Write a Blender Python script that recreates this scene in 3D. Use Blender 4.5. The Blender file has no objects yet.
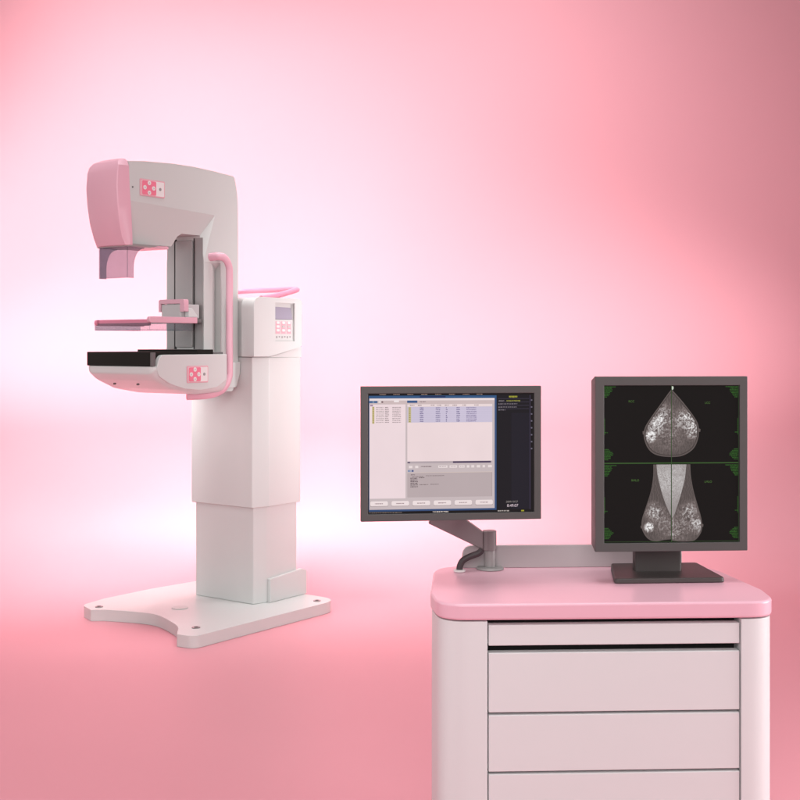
import bpy, bmesh, math, random
from mathutils import Vector, Matrix
random.seed(7)
R = math.radians
sc = bpy.context.scene
COL = sc.collection

# ------------------------------------------------------------------ camera
EYE = 1.19
FPX = 1215.0                      # focal length in pixels of an 800 px wide frame
cam_d = bpy.data.cameras.new('camera')
cam = bpy.data.objects.new('camera', cam_d); COL.objects.link(cam)
cam.location = (0, 0, EYE); cam.rotation_euler = (R(90), 0, 0)
cam_d.sensor_width = 36.0; cam_d.lens = 36.0 * FPX / 800.0
cam_d.shift_x = 0.0; cam_d.shift_y = -55.0 / 800.0
cam_d.clip_start = 0.05; cam_d.clip_end = 200
sc.camera = cam

# ------------------------------------------------------------------ world and lamps
w = bpy.data.worlds.new('World'); sc.world = w; w.use_nodes = True
bg = w.node_tree.nodes['Background']
bg.inputs[0].default_value = (1.0, 0.93, 0.94, 1); bg.inputs[1].default_value = 0.077
sc.view_settings.view_transform = 'Standard'
sc.view_settings.look = 'None'
sc.view_settings.exposure = 0.0
sc.view_settings.gamma = 1.0
sc.render.engine = 'CYCLES'
sc.render.resolution_x = 1024; sc.render.resolution_y = 1024

def aim(o, target):
    d = Vector(target) - o.location
    o.rotation_euler = d.to_track_quat('-Z', 'Y').to_euler()

def area(name, loc, target, size, power, color=(1, 1, 1), size_y=None):
    l = bpy.data.lights.new(name, 'AREA'); l.energy = power; l.color = color
    l.shape = 'RECTANGLE' if size_y else 'SQUARE'; l.size = size
    if size_y: l.size_y = size_y
    o = bpy.data.objects.new(name, l); COL.objects.link(o); o.location = loc; aim(o, target)
    return o

def spot(name, loc, target, power, angle, blend=1.0, radius=0.3, color=(1, 1, 1)):
    l = bpy.data.lights.new(name, 'SPOT'); l.energy = power; l.color = color
    l.spot_size = R(angle); l.spot_blend = blend; l.shadow_soft_size = radius
    o = bpy.data.objects.new(name, l); COL.objects.link(o); o.location = loc; aim(o, target)
    return o

# backdrop washers: unseen lamps added to brighten the wall, beside or above the frame
WY = 6.45
for lx, ly, lz, ax, az, ang, rad, pw in (
        (-1.6, 4.9, 4.4, -1.28, 1.2, 75, 0.3, 129),
        (-0.6, 4.9, 4.4, -0.48, 1.2, 75, 0.3, 46),
        (0.4, 4.9, 4.4, 0.32, 1.2, 75, 0.3, 8),
        (-3.0, 5.6, 2.6, -0.4, 1.4, 70, 0.3, 35),
        (-3.0, 5.9, 1.0, 0.4, 1.3, 50, 0.3, 280),
        (-3.0, 5.7, 1.6, -1.6, 1.5, 120, 0.3, 48),
        (3.1, 5.2, 0.5, -0.9, 1.2, 50, 0.6, 59),
        (3.1, 5.4, 1.2, -0.6, 1.1, 35, 0.6, 840),
        (3.1, 5.0, 2.6, -0.6, 1.3, 60, 0.6, 10),
        (2.2, 4.6, 4.4, 2.1, 2.0, 100, 0.5, 32)):
    spot('backdrop_fill', (lx, ly, lz), (ax, WY, az), pw * 1.22, ang, 1.0, rad)
for lx, ly, lz, ax, az, sp_, sx, pw in (
        (-2.4, 5.0, 4.3, -2.16, 1.0, 90, 1.0, 3.2),
        (-1.6, 5.0, 4.3, -1.44, 1.0, 90, 1.0, 1.6),
        (-0.8, 5.0, 4.3, -0.72, 1.0, 90, 1.0, 1.2),
        (0, 5.0, 4.3, 0.0, 1.0, 90, 1.0, 5.5),
        (0.8, 5.0, 4.3, 0.72, 1.0, 90, 1.0, 7.4),
        (-1.6, 5.0, 4.6, -1.44, 0.6, 50, 0.8, 7.5),
        (-0.6, 5.0, 4.6, -0.54, 0.6, 50, 0.8, 6.0),
        (0.4, 5.0, 4.6, 0.36, 0.6, 50, 0.8, 1.8),
        (-0.5, 4.8, 4.6, -0.5, 1.4, 120, 3.0, 1.7)):
    o = area('backdrop_fill_strip', (lx, ly, lz), (ax, WY, az), sx, pw * 1.22, (1, 1, 1), 0.5); o.data.spread = R(sp_)
# unseen area lights added to lift the machine and the cart
SOFT = (1, 0.97, 0.97)
area('key_fill', (2.6, 0.4, 2.6), (-0.6, 5, 1), 1.8, 0.8, SOFT)
area('right_fill', (3.0, 3.2, 1.8), (-0.6, 5.2, 1), 1.5, 5.0, SOFT)
area('left_fill', (-3.3, 3.2, 1.7), (-0.9, 5, 1.1), 1.1, 25.3, SOFT)
area('front_fill', (-0.3, -0.8, 2.2), (-0.6, 5, 1), 2, 84.0, SOFT)
area('machine_fill', (-1, 3.8, 3.8), (-0.9, 5, 0), 1.6, 7.0, SOFT)
area('cart_top_fill', (0.4, 2.3, 3.2), (0.5, 2.8, 0), 1.4, 35.5, SOFT)
area('cart_right_fill', (2.6, 2.4, 1.0), (0.6, 2.7, 0.6), 1.0, 43.7, SOFT)
area('cart_left_fill', (-1.8, 1.6, 1.3), (0.4, 2.6, 0.6), 1.0, 7.1, SOFT)

# ------------------------------------------------------------------ materials
def srgb(r, g, b):
    def c(v):
        v /= 255.0
        return v / 12.92 if v <= 0.04045 else ((v + 0.055) / 1.055) ** 2.4
    return (c(r), c(g), c(b), 1)

MATS = {}
def mat(name, col, rough=0.45, metal=0.0, bump=0.0, scale=900, var=0.0, vscale=3.0, coat=0.0, spec=0.5):
    m = bpy.data.materials.new(name); m.use_nodes = True
    nt = m.node_tree; p = nt.nodes['Principled BSDF']
    p.inputs['Base Color'].default_value = (*col[:3], 1)
    p.inputs['Roughness'].default_value = rough
    p.inputs['Metallic'].default_value = metal
    p.inputs['Coat Weight'].default_value = coat
    p.inputs['Specular IOR Level'].default_value = spec
    tc = nt.nodes.new('ShaderNodeTexCoord')
    if bump:
        n = nt.nodes.new('ShaderNodeTexNoise'); n.inputs['Scale'].default_value = scale
        n.inputs['Detail'].default_value = 3
        b = nt.nodes.new('ShaderNodeBump'); b.inputs['Strength'].default_value = bump
        b.inputs['Distance'].default_value = 0.001
        nt.links.new(tc.outputs['Object'], n.inputs['Vector'])
        nt.links.new(n.outputs['Fac'], b.inputs['Height'])
        nt.links.new(b.outputs['Normal'], p.inputs['Normal'])
    # faint uneven sheen: handling marks in the finish
    n2 = nt.nodes.new('ShaderNodeTexNoise'); n2.inputs['Scale'].default_value = vscale
    n2.inputs['Detail'].default_value = 5
    nt.links.new(tc.outputs['Object'], n2.inputs['Vector'])
    mr = nt.nodes.new('ShaderNodeMapRange')
    mr.inputs['To Min'].default_value = max(0.02, rough - 0.07); mr.inputs['To Max'].default_value = rough + 0.07
    nt.links.new(n2.outputs['Fac'], mr.inputs['Value'])
    nt.links.new(mr.outputs['Result'], p.inputs['Roughness'])
    if var:
        hs = nt.nodes.new('ShaderNodeHueSaturation'); hs.inputs['Color'].default_value = (*col[:3], 1)
        mv = nt.nodes.new('ShaderNodeMapRange')
        mv.inputs['To Min'].default_value = 1 - var; mv.inputs['To Max'].default_value = 1 + var
        nt.links.new(n2.outputs['Fac'], mv.inputs['Value'])
        nt.links.new(mv.outputs['Result'], hs.inputs['Value'])
        nt.links.new(hs.outputs['Color'], p.inputs['Base Color'])
    MATS[name] = m
    return m

WHITE = mat('white_enamel', (0.56, 0.570, 0.555), 0.42, bump=0.12, var=0.015)
WHITE2 = mat('pale_enamel', (0.61, 0.622, 0.61), 0.38, bump=0.10, var=0.01)
PINK = mat('pink_enamel', (0.72, 0.40, 0.48), 0.38, bump=0.08, var=0.02)
PINKD = mat('pink_dark', (0.70, 0.24, 0.34), 0.35, bump=0.05)
DESK = mat('pink_laminate', (0.84, 0.49, 0.58), 0.30, bump=0.05, var=0.015)
GREYM = mat('grey_metal', (0.33, 0.315, 0.31), 0.42, metal=0.2, bump=0.1)
GREYD = mat('dark_grey', (0.13, 0.12, 0.12), 0.5, bump=0.1)
GREYL = mat('light_grey', (0.50, 0.475, 0.475), 0.45, bump=0.1)
CARBON = mat('carbon_black', (0.011, 0.010, 0.008), 0.7, bump=0.5, scale=700, spec=0.2, var=0.5, vscale=260)
BLACK = mat('black_gap', (0.01, 0.009, 0.009), 0.7)
BEZEL = mat('bezel_plastic', (0.078, 0.074, 0.072), 0.5, bump=0.25, scale=1600)
STAND = mat('stand_plastic', (0.060, 0.050, 0.048), 0.48, bump=0.25, scale=1600)
ARMG = mat('arm_grey', (0.24, 0.195, 0.20), 0.45, metal=0.1, bump=0.2)
STEEL = mat('screw_steel', (0.33, 0.31, 0.31), 0.3, metal=0.8)
RAILP = mat('frosted_grey', (0.42, 0.38, 0.385), 0.4, bump=0.1)
CABLE = mat('cable_rubber', (0.05, 0.035, 0.038), 0.5)
CARTW = mat('cart_enamel', (0.74, 0.75, 0.75), 0.38, bump=0.10, var=0.01)
KEYW = mat('key_white', (0.78, 0.74, 0.73), 0.4)
KEYP = mat('key_pink', (0.80, 0.20, 0.29), 0.4)
KEYBORD = mat('key_border', (0.75, 0.38, 0.44), 0.4)
LCD = mat('lcd_glass', (0.36, 0.34, 0.42), 0.18)
WALLM = mat('pink_backdrop', (0.77, 0.335, 0.388), 0.5, var=0.008, vscale=0.8)

def glass(name, col, alpha, tint):
    m = bpy.data.materials.new(name); m.use_nodes = True
    nt = m.node_tree; nt.nodes.clear()
    out = nt.nodes.new('ShaderNodeOutputMaterial'); mx = nt.nodes.new('ShaderNodeMixShader')
    t = nt.nodes.new('ShaderNodeBsdfTransparent'); t.inputs[0].default_value = (*tint, 1)
    p = nt.nodes.new('ShaderNodeBsdfPrincipled'); p.inputs['Base Color'].default_value = (*col, 1)
    p.inputs['Roughness'].default_value = 0.2
    n = nt.nodes.new('ShaderNodeTexNoise'); n.inputs['Scale'].default_value = 6
    mr = nt.nodes.new('ShaderNodeMapRange'); mr.inputs['To Min'].default_value = alpha - 0.03; mr.inputs['To Max'].default_value = alpha + 0.03
    nt.links.new(n.outputs['Fac'], mr.inputs['Value']); nt.links.new(mr.outputs['Result'], mx.inputs[0])
    nt.links.new(t.outputs[0], mx.inputs[1]); nt.links.new(p.outputs[0], mx.inputs[2])
    nt.links.new(mx.outputs[0], out.inputs[0])
    return m
SHIELD = glass('smoked_clear_plastic', (0.30, 0.26, 0.30), 0.13, (0.63, 0.68, 0.715))
TRAY = glass('clear_plastic', (0.40, 0.36, 0.38), 0.14, (0.75, 0.82, 0.84))

def emit(name, col, strength=1.0):
    m = bpy.data.materials.new(name); m.use_nodes = True
    nt = m.node_tree; p = nt.nodes['Principled BSDF']
    p.inputs['Base Color'].default_value = (0.006, 0.006, 0.006, 1); p.inputs['Roughness'].default_value = 0.4; p.inputs['Specular IOR Level'].default_value = 0.05
    n = nt.nodes.new('ShaderNodeTexNoise'); n.inputs['Scale'].default_value = 4
    mr = nt.nodes.new('ShaderNodeMapRange'); mr.inputs['To Min'].default_value = 0.96 * strength; mr.inputs['To Max'].default_value = 1.04 * strength
    nt.links.new(n.outputs['Fac'], mr.inputs['Value']); nt.links.new(mr.outputs['Result'], p.inputs['Emission Strength'])
    p.inputs['Emission Color'].default_value = col
    return m

# ------------------------------------------------------------------ helpers
def link(name, bm, m, parent=None, bevel=0.0, seg=2, sharp=32, loc=None):
    me = bpy.data.meshes.new(name); bmesh.ops.recalc_face_normals(bm, faces=bm.faces[:]) if True else None
    bm.to_mesh(me); bm.free()
    ms = m if isinstance(m, (list, tuple)) else [m]
    for x in ms: me.materials.append(x)
    me.polygons.foreach_set('use_smooth', [True] * len(me.polygons))
    me.set_sharp_from_angle(angle=R(sharp))
    o = bpy.data.objects.new(name, me); COL.objects.link(o)
    if parent: o.parent = parent
    if loc: o.location = loc
    if bevel:
        b = o.modifiers.new('bevel', 'BEVEL'); b.width = bevel; b.segments = seg; b.limit_method = 'ANGLE'
        b.angle_limit = R(28); b.harden_normals = True
    return o

def thing(name, label, cat, loc=(0, 0, 0), rz=0.0, group=None):
    o = bpy.data.objects.new(name, None); COL.objects.link(o)
    o.empty_display_size = 0.1
    o.location = loc; o.rotation_euler = (0, 0, rz); o['label'] = label; o['category'] = cat
    if group: o['group'] = group
    return o

def box(bm, x0, x1, y0, y1, z0, z1, mi=0):
    v = [bm.verts.new(p) for p in ((x0, y0, z0), (x1, y0, z0), (x1, y1, z0), (x0, y1, z0),
                                   (x0, y0, z1), (x1, y0, z1), (x1, y1, z1), (x0, y1, z1))]
    for f in ((0, 3, 2, 1), (4, 5, 6, 7), (0, 1, 5, 4), (1, 2, 6, 5), (2, 3, 7, 6), (3, 0, 4, 7)):
        fc = bm.faces.new([v[i] for i in f]); fc.material_index = mi

def prism(bm, pts, axis, lo, hi, mi=0):
    """pts: 2D outline; axis z -> (x,y) outline, y -> (x,z) outline, x -> (y,z) outline"""
    def P(p, t):
        if axis == 'z': return (p[0], p[1], t)
        if axis == 'y': return (p[0], t, p[1])
        return (t, p[0], p[1])
    a = [bm.verts.new(P(p, lo)) for p in pts]; b = [bm.verts.new(P(p, hi)) for p in pts]
    n = len(pts)
    f = bm.faces.new(a[::-1]); f.material_index = mi
    f = bm.faces.new(b); f.material_index = mi
    for i in range(n):
        f = bm.faces.new((a[i], a[(i + 1) % n], b[(i + 1) % n], b[i])); f.material_index = mi

def rounded(pts, rad, seg=6):
    """round the corners of a polygon; rad a number or one per corner"""
    out = []; n = len(pts)
    for i in range(n):
        r = rad[i] if isinstance(rad, (list, tuple)) else rad
        p = Vector(pts[i]); a = Vector(pts[i - 1]); b = Vector(pts[(i + 1) % n])
        if r <= 0: out.append(tuple(p)); continue
        d1 = (a - p); d2 = (b - p); l1 = d1.length; l2 = d2.length; d1.normalize(); d2.normalize()
        ang = d1.angle(d2); t = min(r / math.tan(ang / 2), l1 * 0.49, l2 * 0.49)
        s = p + d1 * t; e = p + d2 * t
        for k in range(seg + 1):
            u = k / seg
            out.append(tuple(s * (1 - u) ** 2 + p * 2 * u * (1 - u) + e * u * u))
    return out

def smooth_path(pts, n=8):
    P = [Vector(p) for p in pts]; out = []
    for i in range(len(P) - 1):
        p0 = P[max(i - 1, 0)]; p1 = P[i]; p2 = P[i + 1]; p3 = P[min(i + 2, len(P) - 1)]
        for k in range(n):
            t = k / n
            out.append(0.5 * ((2 * p1) + (p2 - p0) * t + (2 * p0 - 5 * p1 + 4 * p2 - p3) * t * t + (3 * p1 - p0 - 3 * p2 + p3) * t ** 3))
    out.append(P[-1]); return out

def sweep(bm, path, ru, rv, up=(0, 1, 0), seg=14, mi=0):
    """elliptic tube; rv measured along 'up', ru across it"""
    rings = []; up = Vector(up)
    for i, p in enumerate(path):
        t = (path[min(i + 1, len(path) - 1)] - path[max(i - 1, 0)]).normalized()
        v = (up - t * up.dot(t))
        if v.length < 1e-4: v = Vector((0, 0, 1)) - t * t.z
        v.normalize(); u = t.cross(v)
        rings.append([bm.verts.new(p + u * ru * math.cos(2 * math.pi * k / seg) + v * rv * math.sin(2 * math.pi * k / seg)) for k in range(seg)])
    for a, b in zip(rings, rings[1:]):
        for k in range(seg):
            f = bm.faces.new((a[k], a[(k + 1) % seg], b[(k + 1) % seg], b[k])); f.material_index = mi
    bm.faces.new(rings[0][::-1]); bm.faces.new(rings[-1])

def cyl(bm, c, r, h, axis='z', seg=28, r2=None, mi=0):
    r2 = r if r2 is None else r2
    A = []; B = []
    for k in range(seg):
        t = 2 * math.pi * k / seg; x, y = math.cos(t), math.sin(t)
        def P(rr, d):
            if axis == 'z': return (c[0] + rr * x, c[1] + rr * y, c[2] + d)
            if axis == 'y': return (c[0] + rr * x, c[1] + d, c[2] + rr * y)
            return (c[0] + d, c[1] + rr * x, c[2] + rr * y)
        A.append(bm.verts.new(P(r, 0))); B.append(bm.verts.new(P(r2, h)))
    bm.faces.new(A[::-1]).material_index = mi; bm.faces.new(B).material_index = mi
    for k in range(seg):
        bm.faces.new((A[k], A[(k + 1) % seg], B[(k + 1) % seg], B[k])).material_index = mi

def BM(): return bmesh.new()

def text_mesh(txt, size):
    cu = bpy.data.curves.new('lettering', 'FONT'); cu.body = txt; cu.size = size
    cu.align_x = 'CENTER'; cu.align_y = 'CENTER'
    o = bpy.data.objects.new('lettering', cu); COL.objects.link(o)
    dg = bpy.context.evaluated_depsgraph_get(); dg.update()
    me = bpy.data.meshes.new_from_object(o.evaluated_get(dg))
    bpy.data.objects.remove(o); bpy.data.curves.remove(cu)
    return me

# ------------------------------------------------------------------ floor and backdrop (one seamless sweep)
COVE_Y = 5.70; COVE_R = 0.75; WALL_Y = COVE_Y + COVE_R
bm = BM()
def grid(bm, rows):
    for a, b in zip(rows, rows[1:]):
        for k in range(len(a) - 1): bm.faces.new((a[k], a[k + 1], b[k + 1], b[k]))
xs = [-9 + 18 * i / 12 for i in range(13)]
rows = [[bm.verts.new((x, y, 0)) for x in xs] for y in (-4, -1, 1, 3, 4.5, COVE_Y)]
grid(bm, rows)
o = link('floor', bm, WALLM); o['kind'] = 'structure'
bm = BM(); rows = []
for k in range(25):
    t = math.pi / 2 * k / 24
    rows.append([bm.verts.new((x, COVE_Y + COVE_R * math.sin(t), COVE_R - COVE_R * math.cos(t))) for x in xs])
for z in (1.5, 3, 4.5, 6): rows.append([bm.verts.new((x, WALL_Y, z)) for x in xs])
grid(bm, rows)
o = link('backdrop', bm, WALLM, sharp=60); o['kind'] = 'structure'

# ================================================================== MAMMOGRAPHY MACHINE
# local frame: +x towards the patient side, +y towards the operator side, origin under the column's near corner
M = thing('mammography_machine', 'tall pale grey and pink breast x-ray machine with c-shaped arm on white floor plate', 'x-ray machine',
          (-0.648, 5.32, 0), math.atan2(-0.812, -0.583))
CB = -0.186

# base plate
pts = [(0.565, 0.125), (0.555, 0.205), (-0.318, 0.232), (-0.335, -0.56), (-0.22, -0.60),
       (0.0, -0.632), (0.28, -0.640), (0.428, -0.612), (0.470, -0.505)]
out = rounded(pts, [0.04, 0.06, 0.10, 0.07, 0.2, 0.0, 0.2, 0.065, 0.035], 10)
# concave front between the two feet
arc = []
for p in smooth_path([(0.452, -0.495, 0), (0.425, -0.43, 0), (0.385, -0.315, 0), (0.372, -0.22, 0), (0.395, -0.13, 0), (0.46, 0.01, 0), (0.535, 0.10, 0)], 5):
    arc.append((p.x, p.y))
arc = arc[3:-3]
bm = BM(); prism(bm, out + arc, 'z', 0.001, 0.050)
base = link('base_plate', bm, WHITE2, M, bevel=0.008, seg=3)
for (x, y) in ((0.413, -0.518), (0.445, 0.105), (-0.236, 0.173)):
    bm = BM(); cyl(bm, (x, y, 0.0502), 0.017, 0.0028); cyl(bm, (x, y, 0.0532), 0.008, 0.0015, mi=1)
    link('floor_bolt', bm, [STEEL, GREYD], base)
bm = BM(); cyl(bm, (0.222, -0.217, 0.0502), 0.036, 0.003); link('cable_cap', bm, WHITE, base, bevel=0.001, seg=1)

# column
def colsec(d, back=-0.305):
    return [(0 - d, -0.372 + d), (0 - d, 0 - d * 0.4), (-0.081, 0.027 - d), (back + d, 0.027 - d), (back + d, -0.399 + d), (-0.081, -0.399 + d)]
bm = BM(); prism(bm, rounded(colsec(0.014), [0.004, 0.006, 0.02, 0.015, 0.015, 0.02], 4), 'z', 0.0505, 0.70)
lower = link('lower_column', bm, WHITE2, M, bevel=0.003)
bm = BM(); prism(bm, rounded(colsec(0), [0.004, 0.006, 0.02, 0.02, 0.02, 0.02], 4), 'z', 0.475, 1.135)
upper = link('upper_column', bm, WHITE2, M, bevel=0.004)
# rear foot box on the operator side
bm = BM(); prism(bm, rounded([(-0.085, 0.0505), (-0.335, 0.0505), (-0.335, 0.16), (-0.30, 0.17), (-0.085, 0.155)], [0, 0, 0.02, 0.02, 0.0], 4), 'y', 0.013, 0.032)
link('cable_cover', bm, WHITE2, lower, bevel=0.003)
# column head: seam rises to the back
seam = [(-0.001, 1.139), (-0.082, 1.139), (-0.306, 1.187)]
sec = rounded(colsec(0), [0.004, 0.006, 0.02, 0.02, 0.02, 0.02], 4)
def zs(x):
    if x > -0.082: return 1.139
    return 1.139 + (-0.082 - x) / 0.224 * 0.048
bm = BM()
prism(bm, rounded([(0.0, 1.139), (0.0, 1.400), (-0.306, 1.395), (-0.306, 1.187), (-0.082, 1.139)], [0, 0.02, 0.015, 0, 0], 5), 'y', -0.399, -0.0455)
head = link('column_head', bm, WHITE2, M, bevel=0.004, seg=2)
bm = BM()
prism(bm, rounded([(0.020, 1.139), (0.020, 1.400), (-0.306, 1.395), (-0.306, 1.187), (-0.082, 1.139)], [0, 0.045, 0.015, 0, 0], 8), 'y', -0.045, 0.0268)
link('head_side', bm, WHITE2, head, bevel=0.002)
# seam shadow liner between head and column, a little set back
bm = BM()
s2 = rounded(colsec(0.006), 0.01, 3)
lo = [bm.verts.new((x, y, 1.12)) for x, y in s2]; hi = [bm.verts.new((x, y, zs(x) + 0.004)) for x, y in s2]
bm.faces.new(lo[::-1]); bm.faces.new(hi)
for i in range(len(s2)): bm.faces.new((lo[i], lo[(i + 1) % len(s2)], hi[(i + 1) % len(s2)], hi[i]))
link('seam_liner', bm, GREYL, head)
# wedge of column under the rising seam
bm = BM(); prism(bm, [(-0.085, 1.1352), (-0.303, 1.1352), (-0.303, 1.1815), (-0.085, 1.1352 + 0.0005)], 'y', -0.396, 0.0245)
link('column_wedge', bm, WHITE2, upper)
# face plate on the operator side of the head, with an opening for the console
ox0, ox1, oz0, oz1 = -0.243, -0.111, 1.206, 1.378
FA, FB = 0.0270, 0.0370
bm = BM()
lp = rounded([(0.027, 1.1405), (0.027, 1.402), (ox1, 1.4005), (ox1, 1.1460), (-0.084, 1.1405)], [0.002, 0.045, 0, 0, 0], 9)
prism(bm, lp, 'y', FA, FB)
zt_ = lambda x: 1.402 + (x - 0.027) * 0.011
zb_ = lambda x: 1.1405 + max(0, (-0.084 - x)) * 0.2
prism(bm, [(ox1, oz1), (ox1, zt_(ox1)), (ox0, zt_(ox0)), (ox0, oz1)], 'y', FA, FB)
prism(bm, [(ox1, zb_(ox1)), (ox1, oz0), (ox0, oz0), (ox0, zb_(ox0))], 'y', FA, FB)
prism(bm, rounded([(ox0, zb_(ox0)), (ox0, zt_(ox0)), (-0.288, zt_(-0.288)), (-0.288, zb_(-0.288))], [0, 0, 0.02, 0.01], 5), 'y', FA, FB)
link('face_plate', bm, WHITE2, head, sharp=30)
# console: sloping lcd, keypad
cons = None
bm = BM(); box(bm, ox0, ox1, 0.0273, 0.0283, oz0, oz1)
cons = link('operator_console', bm, WHITE, head)
bm = BM()
v = [bm.verts.new(p) for p in ((ox1 - 0.004, 0.0288, 1.360), (ox0 + 0.020, 0.0288, 1.358), (ox0 + 0.010, 0.0328, 1.306), (ox1 - 0.004, 0.0328, 1.306),
                               (ox1 - 0.004, 0.0284, 1.360), (ox0 + 0.020, 0.0284, 1.358), (ox0 + 0.010, 0.0284, 1.304), (ox1 - 0.004, 0.0284, 1.304))]
for f in ((0, 1, 2, 3), (4, 7, 6, 5), (0, 3, 7, 4), (1, 5, 6, 2), (0, 4, 5, 1), (3, 2, 6, 7)): bm.faces.new([v[i] for i in f])
link('lcd_display', bm, LCD, cons)
bm = BM(); box(bm, ox0 + 0.002, ox0 + 0.018, 0.0284, 0.0300, 1.304, 1.374); link('recess_side', bm, GREYM, cons)
bm = BM(); box(bm, ox0 + 0.010, ox1 - 0.002, 0.0284, 0.0322, oz0 + 0.006, 1.303)
kp = link('keypad', bm, WHITE2, cons)
for i in range(3):
    x1 = ox1 - 0.007 - i * 0.037
    bm = BM(); box(bm, x1 - 0.031, x1, 0.0323, 0.0330, 1.240, 1.296)
    pad = bm
    for k in range(3):
        z = 1.250 + k * 0.017
        prism(pad, rounded([(x1 - 0.025, z), (x1 - 0.006, z), (x1 - 0.006, z + 0.011), (x1 - 0.025, z + 0.011)], 0.004, 3), 'y', 0.0331, 0.0345, mi=1 if k != 1 or i == 0 else 2)
    link('key_group', pad, [KEYBORD, KEYW, GREYL], kp)
bm = BM()
for i in range(6):
    x = ox1 - 0.010 - i * 0.018
    box(bm, x - 0.010, x, 0.0323, 0.0328, 1.220 + 0.003 * (i % 2), 1.230)
link('key_legend', bm, GREYM, kp)

# U-shaped rear handle on top of the column
path = smooth_path([(-0.06, 0.0, 1.396), (-0.12, 0.004, 1.404), (-0.22, 0.006, 1.425), (-0.29, 0.004, 1.441), (-0.322, -0.035, 1.446), (-0.325, -0.10, 1.447),
                    (-0.325, -0.27, 1.447), (-0.322, -0.337, 1.446), (-0.29, -0.376, 1.441), (-0.22, -0.378, 1.425), (-0.12, -0.376, 1.404), (-0.06, -0.372, 1.396)], 8)
bm = BM(); sweep(bm, path, 0.015, 0.0125, up=(0, 0, 1))
link('rear_handle', bm, PINKD, M)

# ---- c-arm
Y0, Y1 = -0.300, -0.072
outer = rounded([(0.640, 1.924), (0.561, 1.933), (0.400, 1.942), (0.280, 1.943), (0.160, 1.938), (0.036, 1.929), (0.017, 1.86), (0.0125, 1.78), (0.012, 1.60), (0.012, 1.07), (0.045, 0.987), (0.222, 0.987)],
                [0, 0.3, 0.3, 0.3, 0.3, 0.014, 0.3, 0.3, 0.3, 0.03, 0.02, 0], 5)
bm = BM()
def dep(x, z): return 0.26 * (1.748 + (x - 0.156) * 0.040 - z)
inner = [((0.222, 1.550), 0.0)] + [(p, dep(*p)) for p in ((0.222, 1.658), (0.328, 1.658), (0.350, 1.645), (0.374, 1.602), (0.632, 1.598))]
ring = [(p, 0.0) for p in outer] + inner + [((0.640, 1.767), 0.0)]
def side(y, s):
    return [bm.verts.new((p[0], y - s * off + (0.018 * max(0, (p[0] - 0.3) / 0.34) if s < 0 else 0), p[1])) for p, off in ring]
A = side(Y1, 1); B = side(Y0, -1); n = len(ring); no = len(outer)
K2 = (0.156, 1.748)
for L, y, s in ((A, Y1, 1), (B, Y0, -1)):
    k2 = bm.verts.new((K2[0], y, K2[1]))
    i0 = no                                   # (0.222,1.55)
    def F(vs): bm.faces.new(vs if s > 0 else vs[::-1])
    F(L[:no] + [L[i0], k2, L[-1]])
    F([L[i0], L[i0 + 1], k2])
    F([k2, L[i0 + 1], L[i0 + 2], L[i0 + 3], L[i0 + 4], L[i0 + 5], L[-1]])
for i in range(n): bm.faces.new((A[i], B[i], B[(i + 1) % n], A[(i + 1) % n]))
arm = link('c_arm', bm, WHITE, M, sharp=40)
# hand groove behind the grab bar: cut into the operator side, then baked into the mesh
gp = [(0.216, Y1 + 0.002), (0.216, Y1 - 0.001)]
for k in range(1, 9):
    t = math.pi / 2 * k / 8
    gp.append((0.216 - 0.094 * math.sin(t), Y1 - 0.001 - 0.044 * (1 - math.cos(t))))
gp += [(0.1215, Y1 + 0.002)]
bm = BM(); prism(bm, gp, 'z', 1.158, 1.545)
for v in bm.verts:
    if v.co.z > 1.5: v.co.z -= max(0, (Y1 - v.co.y)) * 0.9
cut_ = link('groove', bm, WHITE, M)
mo = arm.modifiers.new('groove', 'BOOLEAN'); mo.object = cut_; mo.operation = 'DIFFERENCE'; mo.solver = 'EXACT'
bpy.context.view_layer.update()
dg = bpy.context.evaluated_depsgraph_get(); new = bpy.data.meshes.new_from_object(arm.evaluated_get(dg))
arm.modifiers.clear(); arm.data = new; new.name = 'c_arm'
bpy.data.objects.remove(cut_)
new.polygons.foreach_set('use_smooth', [True] * len(new.polygons)); new.set_sharp_from_angle(angle=R(30))
b_ = arm.modifiers.new('bevel', 'BEVEL'); b_.width = 0.005; b_.segments = 3; b_.limit_method = 'ANGLE'; b_.angle_limit = R(32); b_.harden_normals = True
me = arm.data
for e in me.edges:                            # crisp crease along the facet
    a, b = me.vertices[e.vertices[0]].co, me.vertices[e.vertices[1]].co
    def near(v, x, z): return abs(v.x - x) < 2e-3 and abs(v.z - z) < 2e-3
    if (near(a, *K2) and (near(b, 0.640, 1.767) or near(b, 0.222, 1.658) or near(b, 0.222, 1.55))) or \
       (near(b, *K2) and (near(a, 0.640, 1.767) or near(a, 0.222, 1.658) or near(a, 0.222, 1.55))):
        e.use_edge_sharp = True
bm = BM(); cyl(bm, (-0.02, CB, 1.26), 0.085, 0.05, axis='x', seg=40); link('pivot', bm, GREYM, M)

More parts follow.
